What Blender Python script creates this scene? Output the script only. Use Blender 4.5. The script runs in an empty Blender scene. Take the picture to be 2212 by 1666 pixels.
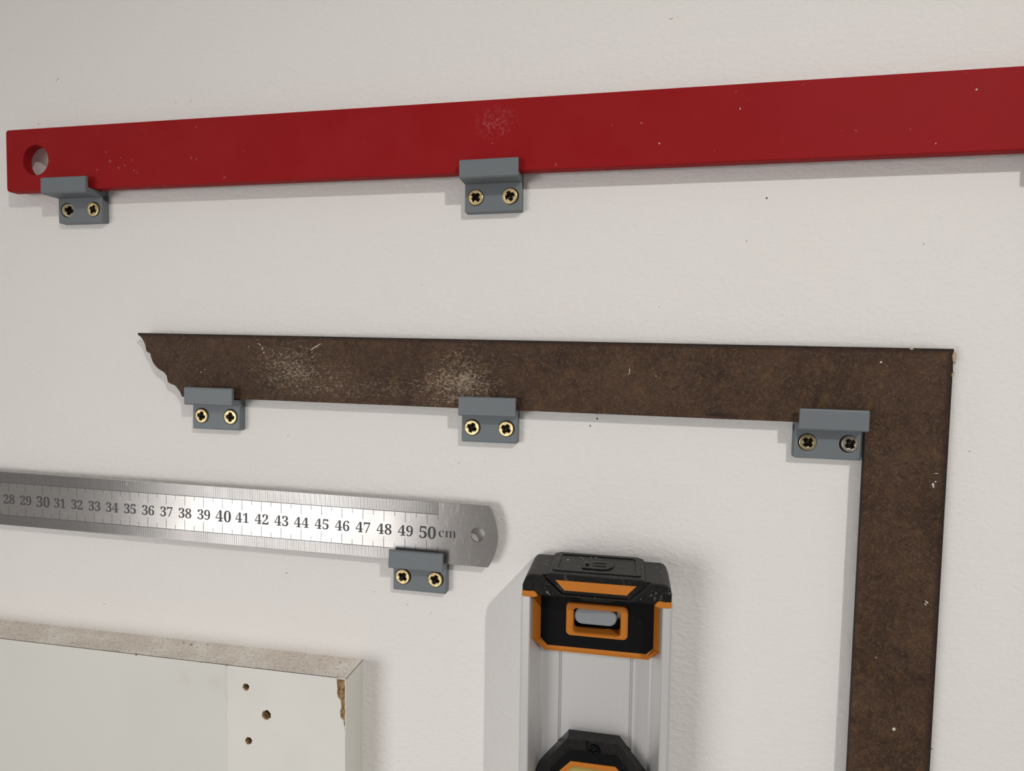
import bpy, bmesh, math, random
from mathutils import Vector, Matrix
from mathutils.geometry import tessellate_polygon
random.seed(7)
SC = bpy.context.scene
COL = SC.collection
MM = 0.001          # all dimensions below are millimetres; x right, z up, d = distance in front of the wall

# ------------------------------------------------------------------ camera
cam_data = bpy.data.cameras.new('camera')
cam_data.sensor_width = 36.0
cam_data.lens = 36.0 * 1341.41 / 2212.0
cam_data.clip_start = 0.01
cam = bpy.data.objects.new('camera', cam_data); COL.objects.link(cam)
yaw, pitch, roll = -0.1841, -0.0440, 0.0149
fw = Vector((math.sin(yaw)*math.cos(pitch), math.cos(yaw)*math.cos(pitch), math.sin(pitch)))
rt = Vector((math.cos(yaw), -math.sin(yaw), 0.0)); up = rt.cross(fw)
r2 = math.cos(roll)*rt + math.sin(roll)*up
u2 = -math.sin(roll)*rt + math.cos(roll)*up
m = Matrix((r2, u2, -fw)).transposed().to_4x4(); m.translation = Vector((0, -264.146*MM, 0))
cam.matrix_world = m
SC.camera = cam

# ------------------------------------------------------------------ world, lamps, exposure
world = bpy.data.worlds.new('room_light'); SC.world = world; world.use_nodes = True
bgn = world.node_tree.nodes['Background']
bgn.inputs[0].default_value = (1.0, 0.95, 0.91, 1); bgn.inputs[1].default_value = 0.31

def aim(o, target):
    d = (Vector(target)*MM - o.location)
    o.rotation_euler = d.to_track_quat('-Z', 'Y').to_euler()
# workshop lamp, up and to the right: throws the crisp shadows
ld = bpy.data.lights.new('workshop_lamp', 'SPOT'); ld.energy = 13.3; ld.shadow_soft_size = 0.007
ld.spot_size = math.radians(68); ld.spot_blend = 1.0; ld.color = (1.0, 0.965, 0.92)
lo = bpy.data.objects.new('workshop_lamp', ld); COL.objects.link(lo)
lo.location = Vector((465, -715, 482))*MM; aim(lo, (-85, 0, -215))
# broad softbox-like panel lamp from the left, about level with the board, with a limited beam
ad = bpy.data.lights.new('side_panel_lamp', 'AREA'); ad.shape = 'RECTANGLE'; ad.size = 0.26; ad.size_y = 0.34
ad.energy = 0.105; ad.spread = math.radians(60); ad.color = (1.0, 0.985, 0.97)
ao = bpy.data.objects.new('side_panel_lamp', ad); COL.objects.link(ao)
ao.location = Vector((-615, -1236, -250))*MM; aim(ao, (-85, 0, -190))
# large unseen fill light, added further left to brighten the lower wall
wd = bpy.data.lights.new('left_fill_light', 'AREA'); wd.shape = 'RECTANGLE'; wd.size = 0.70; wd.size_y = 0.80
wd.energy = 0.90; wd.spread = math.radians(46); wd.color = (1.0, 0.985, 0.97)
wo = bpy.data.objects.new('left_fill_light', wd); COL.objects.link(wo)
wo.location = Vector((-1000, -1500, -330))*MM; aim(wo, (-70, 0, -260))

SC.view_settings.view_transform = 'Standard'; SC.view_settings.look = 'None'
SC.view_settings.exposure = 0.0; SC.view_settings.gamma = 1.0; SC.view_settings.use_curve_mapping = False

# ------------------------------------------------------------------ node helpers
def srgb(r, g, b):
    f = lambda c: (c/255/12.92) if c/255 <= 0.04045 else ((c/255+0.055)/1.055)**2.4
    return (f(r), f(g), f(b), 1)
class NT:
    def __init__(s, name):
        s.m = bpy.data.materials.new(name); s.m.use_nodes = True
        s.t = s.m.node_tree; s.b = s.t.nodes['Principled BSDF']; s._co = None
    def n(s, typ, **kw):
        x = s.t.nodes.new(typ)
        for k, v in kw.items(): setattr(x, k, v)
        return x
    def put(s, sock, v):
        if hasattr(v, 'is_output') or isinstance(v, bpy.types.NodeSocket): s.t.links.new(v, sock)
        else: sock.default_value = v
    @property
    def co(s):
        if s._co is None: s._co = s.n('ShaderNodeTexCoord').outputs['Object']
        return s._co
    def noise(s, scale, detail=2.0, rough=0.5, stretch=None, off=(0, 0, 0), dist=0.0):
        v = s.co
        mp = s.n('ShaderNodeMapping'); s.t.links.new(v, mp.inputs[0])
        if stretch: mp.inputs['Scale'].default_value = stretch
        mp.inputs['Location'].default_value = off
        x = s.n('ShaderNodeTexNoise'); s.t.links.new(mp.outputs[0], x.inputs['Vector'])
        x.inputs['Scale'].default_value = scale; x.inputs['Detail'].default_value = detail
        x.inputs['Roughness'].default_value = rough; x.inputs['Distortion'].default_value = dist
        return x.outputs['Fac']
    def ramp(s, v, lo, hi, a=0.0, b=1.0):
        x = s.n('ShaderNodeMapRange'); s.put(x.inputs['Value'], v)
        x.inputs['From Min'].default_value = lo; x.inputs['From Max'].default_value = hi
        x.inputs['To Min'].default_value = a; x.inputs['To Max'].default_value = b
        return x.outputs['Result']
    def math(s, op, a, b=0.0):
        x = s.n('ShaderNodeMath', operation=op); s.put(x.inputs[0], a); s.put(x.inputs[1], b); return x.outputs[0]
    def mix(s, fac, a, b):
        x = s.n('ShaderNodeMix', data_type='RGBA'); s.put(x.inputs['Factor'], fac)
        s.put(x.inputs['A'], a); s.put(x.inputs['B'], b); return x.outputs['Result']
    def blob(s, c, r):
        """1 at point c (metres, object space) falling to 0 at radius r, r may be a per-axis tuple"""
        mp = s.n('ShaderNodeVectorMath', operation='SUBTRACT'); s.t.links.new(s.co, mp.inputs[0]); mp.inputs[1].default_value = c
        sc = s.n('ShaderNodeVectorMath', operation='MULTIPLY'); s.t.links.new(mp.outputs[0], sc.inputs[0])
        rr = r if isinstance(r, tuple) else (r, r, r); sc.inputs[1].default_value = tuple(1/k for k in rr)
        ln = s.n('ShaderNodeVectorMath', operation='LENGTH'); s.t.links.new(sc.outputs[0], ln.inputs[0])
        return s.ramp(ln.outputs['Value'], 1.0, 0.0)
    def bump(s, h, strength=0.3, dist=0.0005, normal=None):
        x = s.n('ShaderNodeBump'); s.put(x.inputs['Height'], h)
        x.inputs['Strength'].default_value = strength; x.inputs['Distance'].default_value = dist
        if normal is not None: s.t.links.new(normal, x.inputs['Normal'])
        return x.outputs['Normal']
    def set(s, color=None, rough=None, metal=None, normal=None, spec=None):
        if color is not None: s.put(s.b.inputs['Base Color'], color)
        if rough is not None: s.put(s.b.inputs['Roughness'], rough)
        if metal is not None: s.put(s.b.inputs['Metallic'], metal)
        if normal is not None: s.put(s.b.inputs['Normal'], normal)
        if spec is not None: s.b.inputs['Specular IOR Level'].default_value = spec
        return s.m

# ------------------------------------------------------------------ materials
def mat_wall():
    k = NT('matt_white_wall_paint')
    tint = k.noise(9, 3, 0.55)
    col = k.mix(tint, (0.815, 0.785, 0.755, 1), (0.83, 0.815, 0.795, 1))
    smudge = k.ramp(k.noise(60, 4, 0.6, off=(3, 0, 1)), 0.66, 0.80, 0, 0.10)
    col = k.mix(smudge, col, (0.66, 0.56, 0.47, 1))
    a = k.noise(430, 3.0, 0.55, stretch=(0.8, 1, 1.2))
    b = k.noise(110, 2.0, 0.5, off=(1, 2, 3))
    h = k.math('ADD', k.math('MULTIPLY', a, 0.6), k.math('MULTIPLY', b, 0.45))
    return k.set(col, 0.75, 0, k.bump(h, 0.9, 0.0011), 0.25)
def mat_red():
    k = NT('red_powder_coat')
    t = k.noise(55, 5, 0.6)
    col = k.mix(k.ramp(t, 0.35, 0.7), (0.290, 0.0080, 0.0105, 1), (0.305, 0.0125, 0.0150, 1))
    sp = k.ramp(k.noise(420, 1, 0.5), 0.745, 0.80)                     # tiny pale dust specks
    col = k.mix(k.math('MULTIPLY', sp, 0.35), col, (0.55, 0.33, 0.30, 1))
    ch = k.math('MULTIPLY', k.blob((0.2425, 0, -0.0095), (0.010, 1, 0.008)), k.ramp(k.noise(650, 4, 0.75), 0.50, 0.78))
    col = k.mix(k.math('MULTIPLY', ch, 0.7), col, (0.6, 0.36, 0.36, 1))
    return k.set(col, k.ramp(t, 0.3, 0.7, 0.50, 0.62), 0, k.bump(k.noise(700, 3), 0.10, 0.0002), 0.09)
def mat_rust():
    k = NT('dark_rusted_steel')
    big = k.noise(38, 6, 0.65); mid = k.noise(190, 5, 0.7, off=(2, 1, 0)); fine = k.noise(1100, 4, 0.7)
    col = k.mix(k.ramp(big, 0.35, 0.65), (0.044, 0.0240, 0.0150, 1), (0.082, 0.0465, 0.0285, 1))
    col = k.mix(k.ramp(mid, 0.52, 0.76, 0, 0.7), col, (0.140, 0.072, 0.030, 1))
    col = k.mix(k.ramp(k.noise(260, 4, 0.65, off=(7, 0, 4)), 0.56, 0.74, 0, 0.8), col, (0.020, 0.013, 0.011, 1))
    col = k.mix(k.ramp(fine, 0.50, 0.72, 0, 0.55), col, (0.17, 0.115, 0.075, 1))
    col = k.mix(k.ramp(k.noise(1000, 4, 0.7, off=(1, 5, 3)), 0.52, 0.70, 0, 0.7), col, (0.018, 0.011, 0.009, 1))
    pa = k.math('ADD', k.blob((-0.2690, 0, -0.0140), (0.030, 1, 0.017)), k.blob((-0.1900, 0, -0.0170), (0.024, 1, 0.020)))
    pa = k.math('ADD', pa, k.math('MULTIPLY', k.blob((-0.2260, 0, -0.023), (0.07, 1, 0.012)), 0.6))
    pa = k.math('ADD', k.math('MULTIPLY', pa, 0.17), k.math('MULTIPLY', k.noise(30, 3, 0.5, off=(5, 5, 5)), 0.08))
    grit = k.noise(1250, 4, 0.8, stretch=(0.7, 1, 1.2), off=(1, 0, 8))
    g = k.ramp(k.math('ADD', grit, pa), 0.66, 0.80)
    col = k.mix(k.math('MULTIPLY', g, 0.72), col, (0.40, 0.325, 0.235, 1))
    sx = k.n('ShaderNodeSeparateXYZ'); k.t.links.new(k.co, sx.inputs[0])
    edge = k.math('MAXIMUM', k.ramp(sx.outputs['Z'], -0.0022, -0.0002), k.ramp(sx.outputs['X'], -0.0026, -0.0002))   # blackened outer rims
    col = k.mix(k.math('MULTIPLY', edge, k.ramp(big, 0.3, 0.6, 0.5, 1.0)), col, (0.014, 0.010, 0.009, 1))
    h = k.math('ADD', k.math('MULTIPLY', fine, 0.6), mid)
    return k.set(col, 0.62, 0.0, k.bump(h, 0.5, 0.0004), 0.16)
def mat_rust_edge():
    k = NT('black_rust_edge')
    return k.set(k.mix(k.noise(300, 4), (0.012, 0.009, 0.009, 1), (0.035, 0.022, 0.018, 1)), 0.7, 0, k.bump(k.noise(700, 3), 0.4, 0.0003), 0.3)
def mat_clip():
    k = NT('grey_printed_plastic')
    col = k.mix(k.noise(120, 3), (0.148, 0.168, 0.182, 1), (0.163, 0.184, 0.198, 1))
    sc = k.ramp(k.noise(520, 4, 0.7, stretch=(1, 1, 0.6), off=(4, 1, 0)), 0.70, 0.80, 0, 0.35)
    low = k.ramp(k.noise(90, 2, off=(0, 0, 5)), 0.5, 0.62)
    col = k.mix(k.math('MULTIPLY', sc, low), col, (0.5, 0.5, 0.48, 1))
    lay = k.noise(1, 0, 0.5, stretch=(60, 60, 4500))
    return k.set(col, 0.5, 0, k.bump(k.math('ADD', k.math('MULTIPLY', lay, 0.5), k.noise(900, 2)), 0.06, 0.0002), 0.42)
def mat_brass(name, c1, c2):
    k = NT(name)
    col = k.mix(k.ramp(k.noise(900, 4, 0.65), 0.35, 0.7), c1, c2)
    return k.set(col, k.ramp(k.noise(700, 3), 0.3, 0.7, 0.28, 0.48), 0.9, k.bump(k.noise(1300, 3), 0.35, 0.0002))
def mat_recess():  # dirt and the shade inside the recess, both put into this colour
    k = NT('dirty_shaded_recess')
    return k.set(k.mix(k.ramp(k.noise(1500, 3), 0.5, 0.75), (0.020, 0.015, 0.010, 1), (0.17, 0.135, 0.085, 1)), 0.40, 0.5)
def mat_steel():
    k = NT('brushed_stainless_steel')
    st = k.noise(60, 5, 0.65, stretch=(1.2, 1, 22))
    cl = k.noise(55, 4, 0.6, off=(0, 4, 2))
    scr = k.ramp(k.noise(260, 3, 0.6, stretch=(5, 1, 0.9), off=(9, 0, 1)), 0.60, 0.72)
    col = k.mix(st, (0.47, 0.45, 0.438, 1), (0.57, 0.55, 0.535, 1))
    col = k.mix(k.math('MULTIPLY', scr, 0.25), col, (0.80, 0.78, 0.76, 1))
    r = k.ramp(cl, 0.3, 0.7, 0.30, 0.37)
    k.b.inputs['Anisotropic'].default_value = 0.98; k.b.inputs['Anisotropic Rotation'].default_value = 0.25
    tg = k.n('ShaderNodeTangent', direction_type='RADIAL', axis='Z'); k.t.links.new(tg.outputs[0], k.b.inputs['Tangent'])
    return k.set(col, r, 1.0, k.bump(k.math('ADD', st, k.math('MULTIPLY', scr, 0.6)), 0.05, 0.0002))
def mat_ink():
    k = NT('black_engraving'); return k.set(k.mix(k.noise(800, 3), (0.012, 0.012, 0.013, 1), (0.03, 0.03, 0.03, 1)), 0.45)
def mat_tick():
    k = NT('etched_tick_grey'); return k.set(k.mix(k.noise(500, 3), (0.035, 0.033, 0.032, 1), (0.07, 0.066, 0.063, 1)), 0.5)
def mat_alu():
    k = NT('anodised_aluminium')
    st = k.noise(40, 4, 0.6, stretch=(30, 30, 0.6))
    col = k.mix(st, (0.64, 0.635, 0.63, 1), (0.72, 0.715, 0.71, 1))
    return k.set(col, 0.42, 0.55, k.bump(st, 0.08, 0.0002))
def mat_rubber():
    k = NT('dusty_black_rubber')
    col = k.mix(k.ramp(k.noise(200, 5, 0.7), 0.45, 0.75), (0.0060, 0.0060, 0.0062, 1), (0.016, 0.0155, 0.015, 1))
    du = k.math('MULTIPLY', k.ramp(k.noise(420, 4, 0.75, off=(3, 2, 1)), 0.56, 0.68), k.ramp(k.noise(95, 3, off=(2, 0, 0)), 0.50, 0.62))
    geo = k.n('ShaderNodeNewGeometry'); sx = k.n('ShaderNodeSeparateXYZ'); k.t.links.new(geo.outputs['Normal'], sx.inputs[0])
    upf = k.ramp(sx.outputs['Z'], 0.3, 0.8, 0.0, 1.0)                   # lighter grey on upward faces
    col = k.mix(k.math('MULTIPLY', upf, 0.6), col, (0.060, 0.058, 0.055, 1))
    col = k.mix(k.math('MULTIPLY', du, 0.55), col, (0.33, 0.30, 0.25, 1))
    return k.set(col, 0.5, 0, k.bump(k.noise(900, 3), 0.25, 0.0002), 0.18)
def mat_black():
    k = NT('textured_black_plastic')
    col = k.mix(k.ramp(k.noise(900, 2, 0.5), 0.72, 0.80), (0.0042, 0.0042, 0.0046, 1), (0.05, 0.05, 0.05, 1))
    return k.set(col, 0.5, 0, k.bump(k.noise(1500, 2), 0.3, 0.0002), 0.12)
def mat_satin():  # lighter copy of the black plastic: light from above put into the colour
    k = NT('satin_black_lit')
    return k.set(k.mix(k.ramp(k.noise(800, 3, 0.6), 0.45, 0.75), (0.0075, 0.0075, 0.008, 1), (0.020, 0.020, 0.020, 1)), 0.5, 0, k.bump(k.noise(1400, 2), 0.35, 0.0002), 0.3)
def mat_orange():
    k = NT('orange_plastic')
    col = k.mix(k.noise(150, 4), (0.51, 0.165, 0.017, 1), (0.55, 0.185, 0.022, 1))
    return k.set(col, 0.48, 0, k.bump(k.noise(900, 2), 0.08, 0.0002), 0.25)
def mat_peg():
    k = NT('pale_grey_peg_plastic')
    return k.set(k.mix(k.noise(300, 3), (0.235, 0.255, 0.275, 1), (0.265, 0.285, 0.305, 1)), 0.5, 0, k.bump(k.noise(1200, 2), 0.1, 0.0002), 0.4)
def mat_vial():
    k = NT('yellow_spirit_vial')
    k.b.inputs['Transmission Weight'].default_value = 0.35
    return k.set(k.mix(k.noise(40, 2), (0.52, 0.43, 0.10, 1), (0.60, 0.52, 0.17, 1)), 0.12)
def mat_laminate():
    k = NT('white_melamine_face')
    sx = k.n('ShaderNodeSeparateXYZ'); k.t.links.new(k.co, sx.inputs[0])
    wob = k.math('MULTIPLY', k.math('SUBTRACT', k.noise(120, 3), 0.5), 0.0016)
    xx = k.math('ADD', sx.outputs['X'], wob)
    right = k.ramp(xx, -0.0574, -0.0566)                                # cleaner strip where another part once covered it
    col = k.mix(right, (0.70, 0.695, 0.645, 1), (0.765, 0.755, 0.71, 1))
    cloud = k.ramp(k.noise(22, 4, 0.6, off=(1, 0, 0)), 0.45, 0.75, 0, 0.45)
    col = k.mix(cloud, col, (0.655, 0.65, 0.615, 1))
    band = k.math('SUBTRACT', 1.0, k.math('MINIMUM', k.math('MULTIPLY', k.math('ABSOLUTE', k.math('ADD', xx, 0.0578)), 900.0), 1.0))
    band = k.math('MULTIPLY', band, k.ramp(sx.outputs['Z'], -0.050, -0.012))
    band = k.math('MULTIPLY', band, k.ramp(k.noise(160, 3, 0.6), 0.35, 0.6))
    col = k.mix(k.math('MULTIPLY', band, 0.35), col, (0.56, 0.54, 0.42, 1))
    sm = k.math('ADD', k.blob((-0.0625, 0, -0.0085), (0.006, 1, 0.005)), k.blob((-0.0785, 0, -0.0085), (0.004, 1, 0.005)))
    col = k.mix(k.math('MULTIPLY', sm, 0.35), col, (0.58, 0.53, 0.50, 1))
    return k.set(col, 0.45, 0, k.bump(k.noise(300, 3), 0.06, 0.0002), 0.4)
def mat_edge():
    k = NT('white_edge_band')
    return k.set(k.mix(k.noise(60, 4), (0.70, 0.69, 0.63, 1), (0.76, 0.75, 0.69, 1)), 0.5, 0, k.bump(k.noise(300, 3), 0.1, 0.0002), 0.35)
def mat_dusty_edge():
    k = NT('sawdust_covered_edge')
    base = k.mix(k.ramp(k.noise(45, 3, 0.5), 0.44, 0.56), (0.76, 0.70, 0.62, 1), (0.87, 0.825, 0.755, 1))
    g = k.noise(620, 4, 0.75)
    base = k.mix(k.ramp(g, 0.52, 0.70, 0, 0.75), base, (0.36, 0.29, 0.22, 1))
    base = k.mix(k.ramp(k.noise(540, 3, 0.7, off=(4, 4, 4)), 0.58, 0.70, 0, 0.8), base, (0.88, 0.85, 0.80, 1))
    return k.set(base, 0.85, 0, k.bump(g, 0.7, 0.0006), 0.2)
def mat_fibre():
    k = NT('exposed_brown_fibreboard')
    g = k.noise(700, 4, 0.75, stretch=(1.4, 1, 0.7))
    col = k.mix(k.ramp(g, 0.38, 0.66), (0.17, 0.092, 0.038, 1), (0.58, 0.40, 0.21, 1))
    return k.set(col, 0.9, 0, k.bump(g, 0.9, 0.0010), 0.15)
def mat_plain(name, col, rough=0.7):
    k = NT(name); return k.set(k.mix(k.noise(700, 3), tuple(c*0.8 for c in col[:3])+(1,), tuple(min(1, c*1.15) for c in col[:3])+(1,)), rough)
M = dict(wall=mat_wall(), red=mat_red(), rust=mat_rust(), rust_edge=mat_rust_edge(), clip=mat_clip(),
         brass=mat_brass('zinc_yellow_brass', (0.66, 0.49, 0.24, 1), (0.84, 0.70, 0.42, 1)),
         dull_brass=mat_brass('dull_brass', (0.36, 0.30, 0.18, 1), (0.55, 0.47, 0.30, 1)),
         dull_zinc=mat_brass('dull_zinc', (0.34, 0.315, 0.26, 1), (0.52, 0.49, 0.42, 1)),
         recess=mat_recess(), steel=mat_steel(), ink=mat_ink(), tick=mat_tick(), alu=mat_alu(), rubber=mat_rubber(),
         black=mat_black(), satin=mat_satin(), orange=mat_orange(), peg=mat_peg(), vial=mat_vial(), laminate=mat_laminate(), edge=mat_edge(),
         dusty=mat_dusty_edge(), fibre=mat_fibre(),
         tan=mat_plain('tan_paint_chip', (0.46, 0.36, 0.24, 1)), speck=mat_plain('dark_speck', (0.10, 0.075, 0.06, 1)),
         brown=mat_plain('brown_smear', (0.50, 0.33, 0.24, 1)), pale=mat_plain('pale_fleck', (0.62, 0.58, 0.52, 1)),
         dust=mat_plain('grey_dust', (0.20, 0.185, 0.16, 1)), crumb=mat_plain('sawdust_crumb', (0.30, 0.24, 0.17, 1)))

# ------------------------------------------------------------------ geometry helpers (local coordinates in mm: (u, d, t) -> x=u, y=-d, z=t)
def V3(u, d, t): return (u*MM, -d*MM, t*MM)
def mesh_obj(name, verts, faces, mat, parent=None, loc=None, rot=0.0, smooth=False):
    me = bpy.data.meshes.new(name); me.from_pydata(verts, [], faces)
    bm = bmesh.new(); bm.from_mesh(me); bmesh.ops.recalc_face_normals(bm, faces=bm.faces)
    bm.to_mesh(me); bm.free()
    if isinstance(mat, (list, tuple)):
        for q in mat: me.materials.append(q)
    else: me.materials.append(mat)
    if smooth:
        for p in me.polygons: p.use_smooth = True
    o = bpy.data.objects.new(name, me); COL.objects.link(o)
    if parent is not None: o.parent = parent
    if loc is not None: o.location = V3(*loc)
    if rot: o.rotation_euler = (0, -rot, 0)
    return o
def empty(name, loc, rot=0.0, label=None, cat=None, group=None):
    o = bpy.data.objects.new(name, None); o.empty_display_size = 0.01; COL.objects.link(o)
    o.location = V3(*loc); o.rotation_euler = (0, -rot, 0)
    tag(o, label, cat, group); return o
def tag(o, label=None, cat=None, group=None, kind=None):
    if label: o['label'] = label
    if cat: o['category'] = cat
    if group: o['group'] = group
    if kind: o['kind'] = kind
def area2(l): return sum(a[0]*b[1]-b[0]*a[1] for a, b in zip(l, l[1:]+l[:1]))
def offset(loop, b):
    """move a closed loop inwards by b (outer loops counter-clockwise, holes clockwise)"""
    n = len(loop); out = []
    for i in range(n):
        p, q, r = Vector(loop[i-1]), Vector(loop[i]), Vector(loop[(i+1) % n])
        e1 = (q-p).normalized() if (q-p).length else Vector((1, 0)); e2 = (r-q).normalized() if (r-q).length else e1
        n1, n2 = Vector((-e1.y, e1.x)), Vector((-e2.y, e2.x)); s = n1+n2
        k = s.length
        s = s/k if k > 1e-6 else n1
        c = max(0.35, s.dot(n1)); q2 = q + s*(b/c); out.append((q2.x, q2.y))
    return out
def plate_data(outer, holes, d0, d1, bevel=0.0, bevel_back=0.0):
    """a slab with the given outline and holes, from depth d0 (wall side) to d1 (front), chamfered front rim"""
    loops = [list(outer)] + [list(h) for h in holes]
    for i, l in enumerate(loops):
        if (area2(l) > 0) != (i == 0): l.reverse()
    stack = []
    if bevel_back: stack.append((bevel_back, d0)); stack.append((0, d0+bevel_back))
    else: stack.append((0, d0))
    if bevel: stack.append((0, d1-bevel)); stack.append((bevel*0.3, d1-bevel*0.3)); stack.append((bevel, d1))
    else: stack.append((0, d1))
    verts, faces, layer = [], [], []
    for b, d in stack:
        idx = []
        for l in loops:
            ll = offset(l, b) if b else l
            idx.append(range(len(verts), len(verts)+len(ll))); verts += [V3(p[0], d, p[1]) for p in ll]
        layer.append(idx)
    for A, B in zip(layer, layer[1:]):
        for ia, ib in zip(A, B):
            n = len(ia)
            for i in range(n): faces.append((ia[i], ia[(i+1) % n], ib[(i+1) % n], ib[i]))
    nside = len(faces)
    for li, flip in ((0, True), (len(layer)-1, False)):
        flat = [i for r in layer[li] for i in r]
        tri = tessellate_polygon([[Vector((verts[i][0]*1000, verts[i][2]*1000, 0)) for i in r] for r in layer[li]])
        for t in tri:
            f = tuple(flat[k] for k in t)
            if len(set(f)) == 3: faces.append(f)
    return verts, faces, nside
def plate(name, outer, holes, d0, d1, mat, parent=None, bevel=0.0, bevel_back=0.0, loc=None, rot=0.0, edge_mat=None):
    v, f, ns = plate_data(outer, holes, d0, d1, bevel, bevel_back)
    o = mesh_obj(name, v, f, [mat, edge_mat] if edge_mat else mat, parent, loc, rot)
    if edge_mat:
        for p in o.data.polygons:
            if abs(p.normal.y) < 0.5: p.material_index = 1
    return o
def circle(cx, cz, r, n=40): return [(cx+r*math.cos(2*math.pi*i/n), cz+r*math.sin(2*math.pi*i/n)) for i in range(n)]
def rrect(x0, z0, x1, z1, r, n=6):
    out = []
    for cx, cz, a in ((x1-r, z0+r, -90), (x1-r, z1-r, 0), (x0+r, z1-r, 90), (x0+r, z0+r, 180)):
        for i in range(n+1):
            t = math.radians(a+90*i/n); out.append((cx+r*math.cos(t), cz+r*math.sin(t)))
    return out
def prism(profile, u0, u1):
    """extrude a (d, t) profile along u"""
    n = len(profile); v = [V3(u0, d, t) for d, t in profile]+[V3(u1, d, t) for d, t in profile]
    f = [(i, (i+1) % n, n+(i+1) % n, n+i) for i in range(n)]+[tuple(range(n)), tuple(range(2*n-1, n-1, -1))]
    return v, f
def bevel_mesh(o, width, segs=2, ang=30):
    bm = bmesh.new(); bm.from_mesh(o.data)
    bmesh.ops.dissolve_limit(bm, angle_limit=0.01, verts=bm.verts, edges=bm.edges)
    es = [e for e in bm.edges if len(e.link_faces) == 2 and e.calc_face_angle(0) > math.radians(ang)]
    bmesh.ops.bevel(bm, geom=es, offset=width*MM, segments=segs, affect='EDGES', profile=0.5, clamp_overlap=True)
    bm.to_mesh(o.data); bm.free()
def blobs(name, spots, d, th, mat, parent, loc=None, rot=0.0, n=9):
    """small irregular flakes lying on a surface; spots: (u, t, ru, rt, tilt)"""
    v, f = [], []
    for (u, t, ru, rtt, ti) in spots:
        ring = []
        for i in range(n):
            a = 2*math.pi*i/n; k = random.uniform(0.65, 1.15)
            x, z = ru*k*math.cos(a), rtt*k*math.sin(a)
            ring.append((u+x*math.cos(ti)-z*math.sin(ti), t+x*math.sin(ti)+z*math.cos(ti)))
        b = len(v)
        v += [V3(p[0], d, p[1]) for p in ring]+[V3(u+(p[0]-u)*0.8, d+th, t+(p[1]-t)*0.8) for p in ring]
        f += [(b+i, b+(i+1) % n, b+n+(i+1) % n, b+n+i) for i in range(n)]+[tuple(range(b+n, b+2*n)), tuple(range(b+n-1, b-1, -1))]
    return mesh_obj(name, v, f, mat, parent, loc, rot)
def copy_tree(o, parent=None):
    c = o.copy(); COL.objects.link(c)
    if parent is not None: c.parent = parent
    for ch in [x for x in bpy.data.objects if x.parent == o]: copy_tree(ch, c)
    return c
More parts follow.
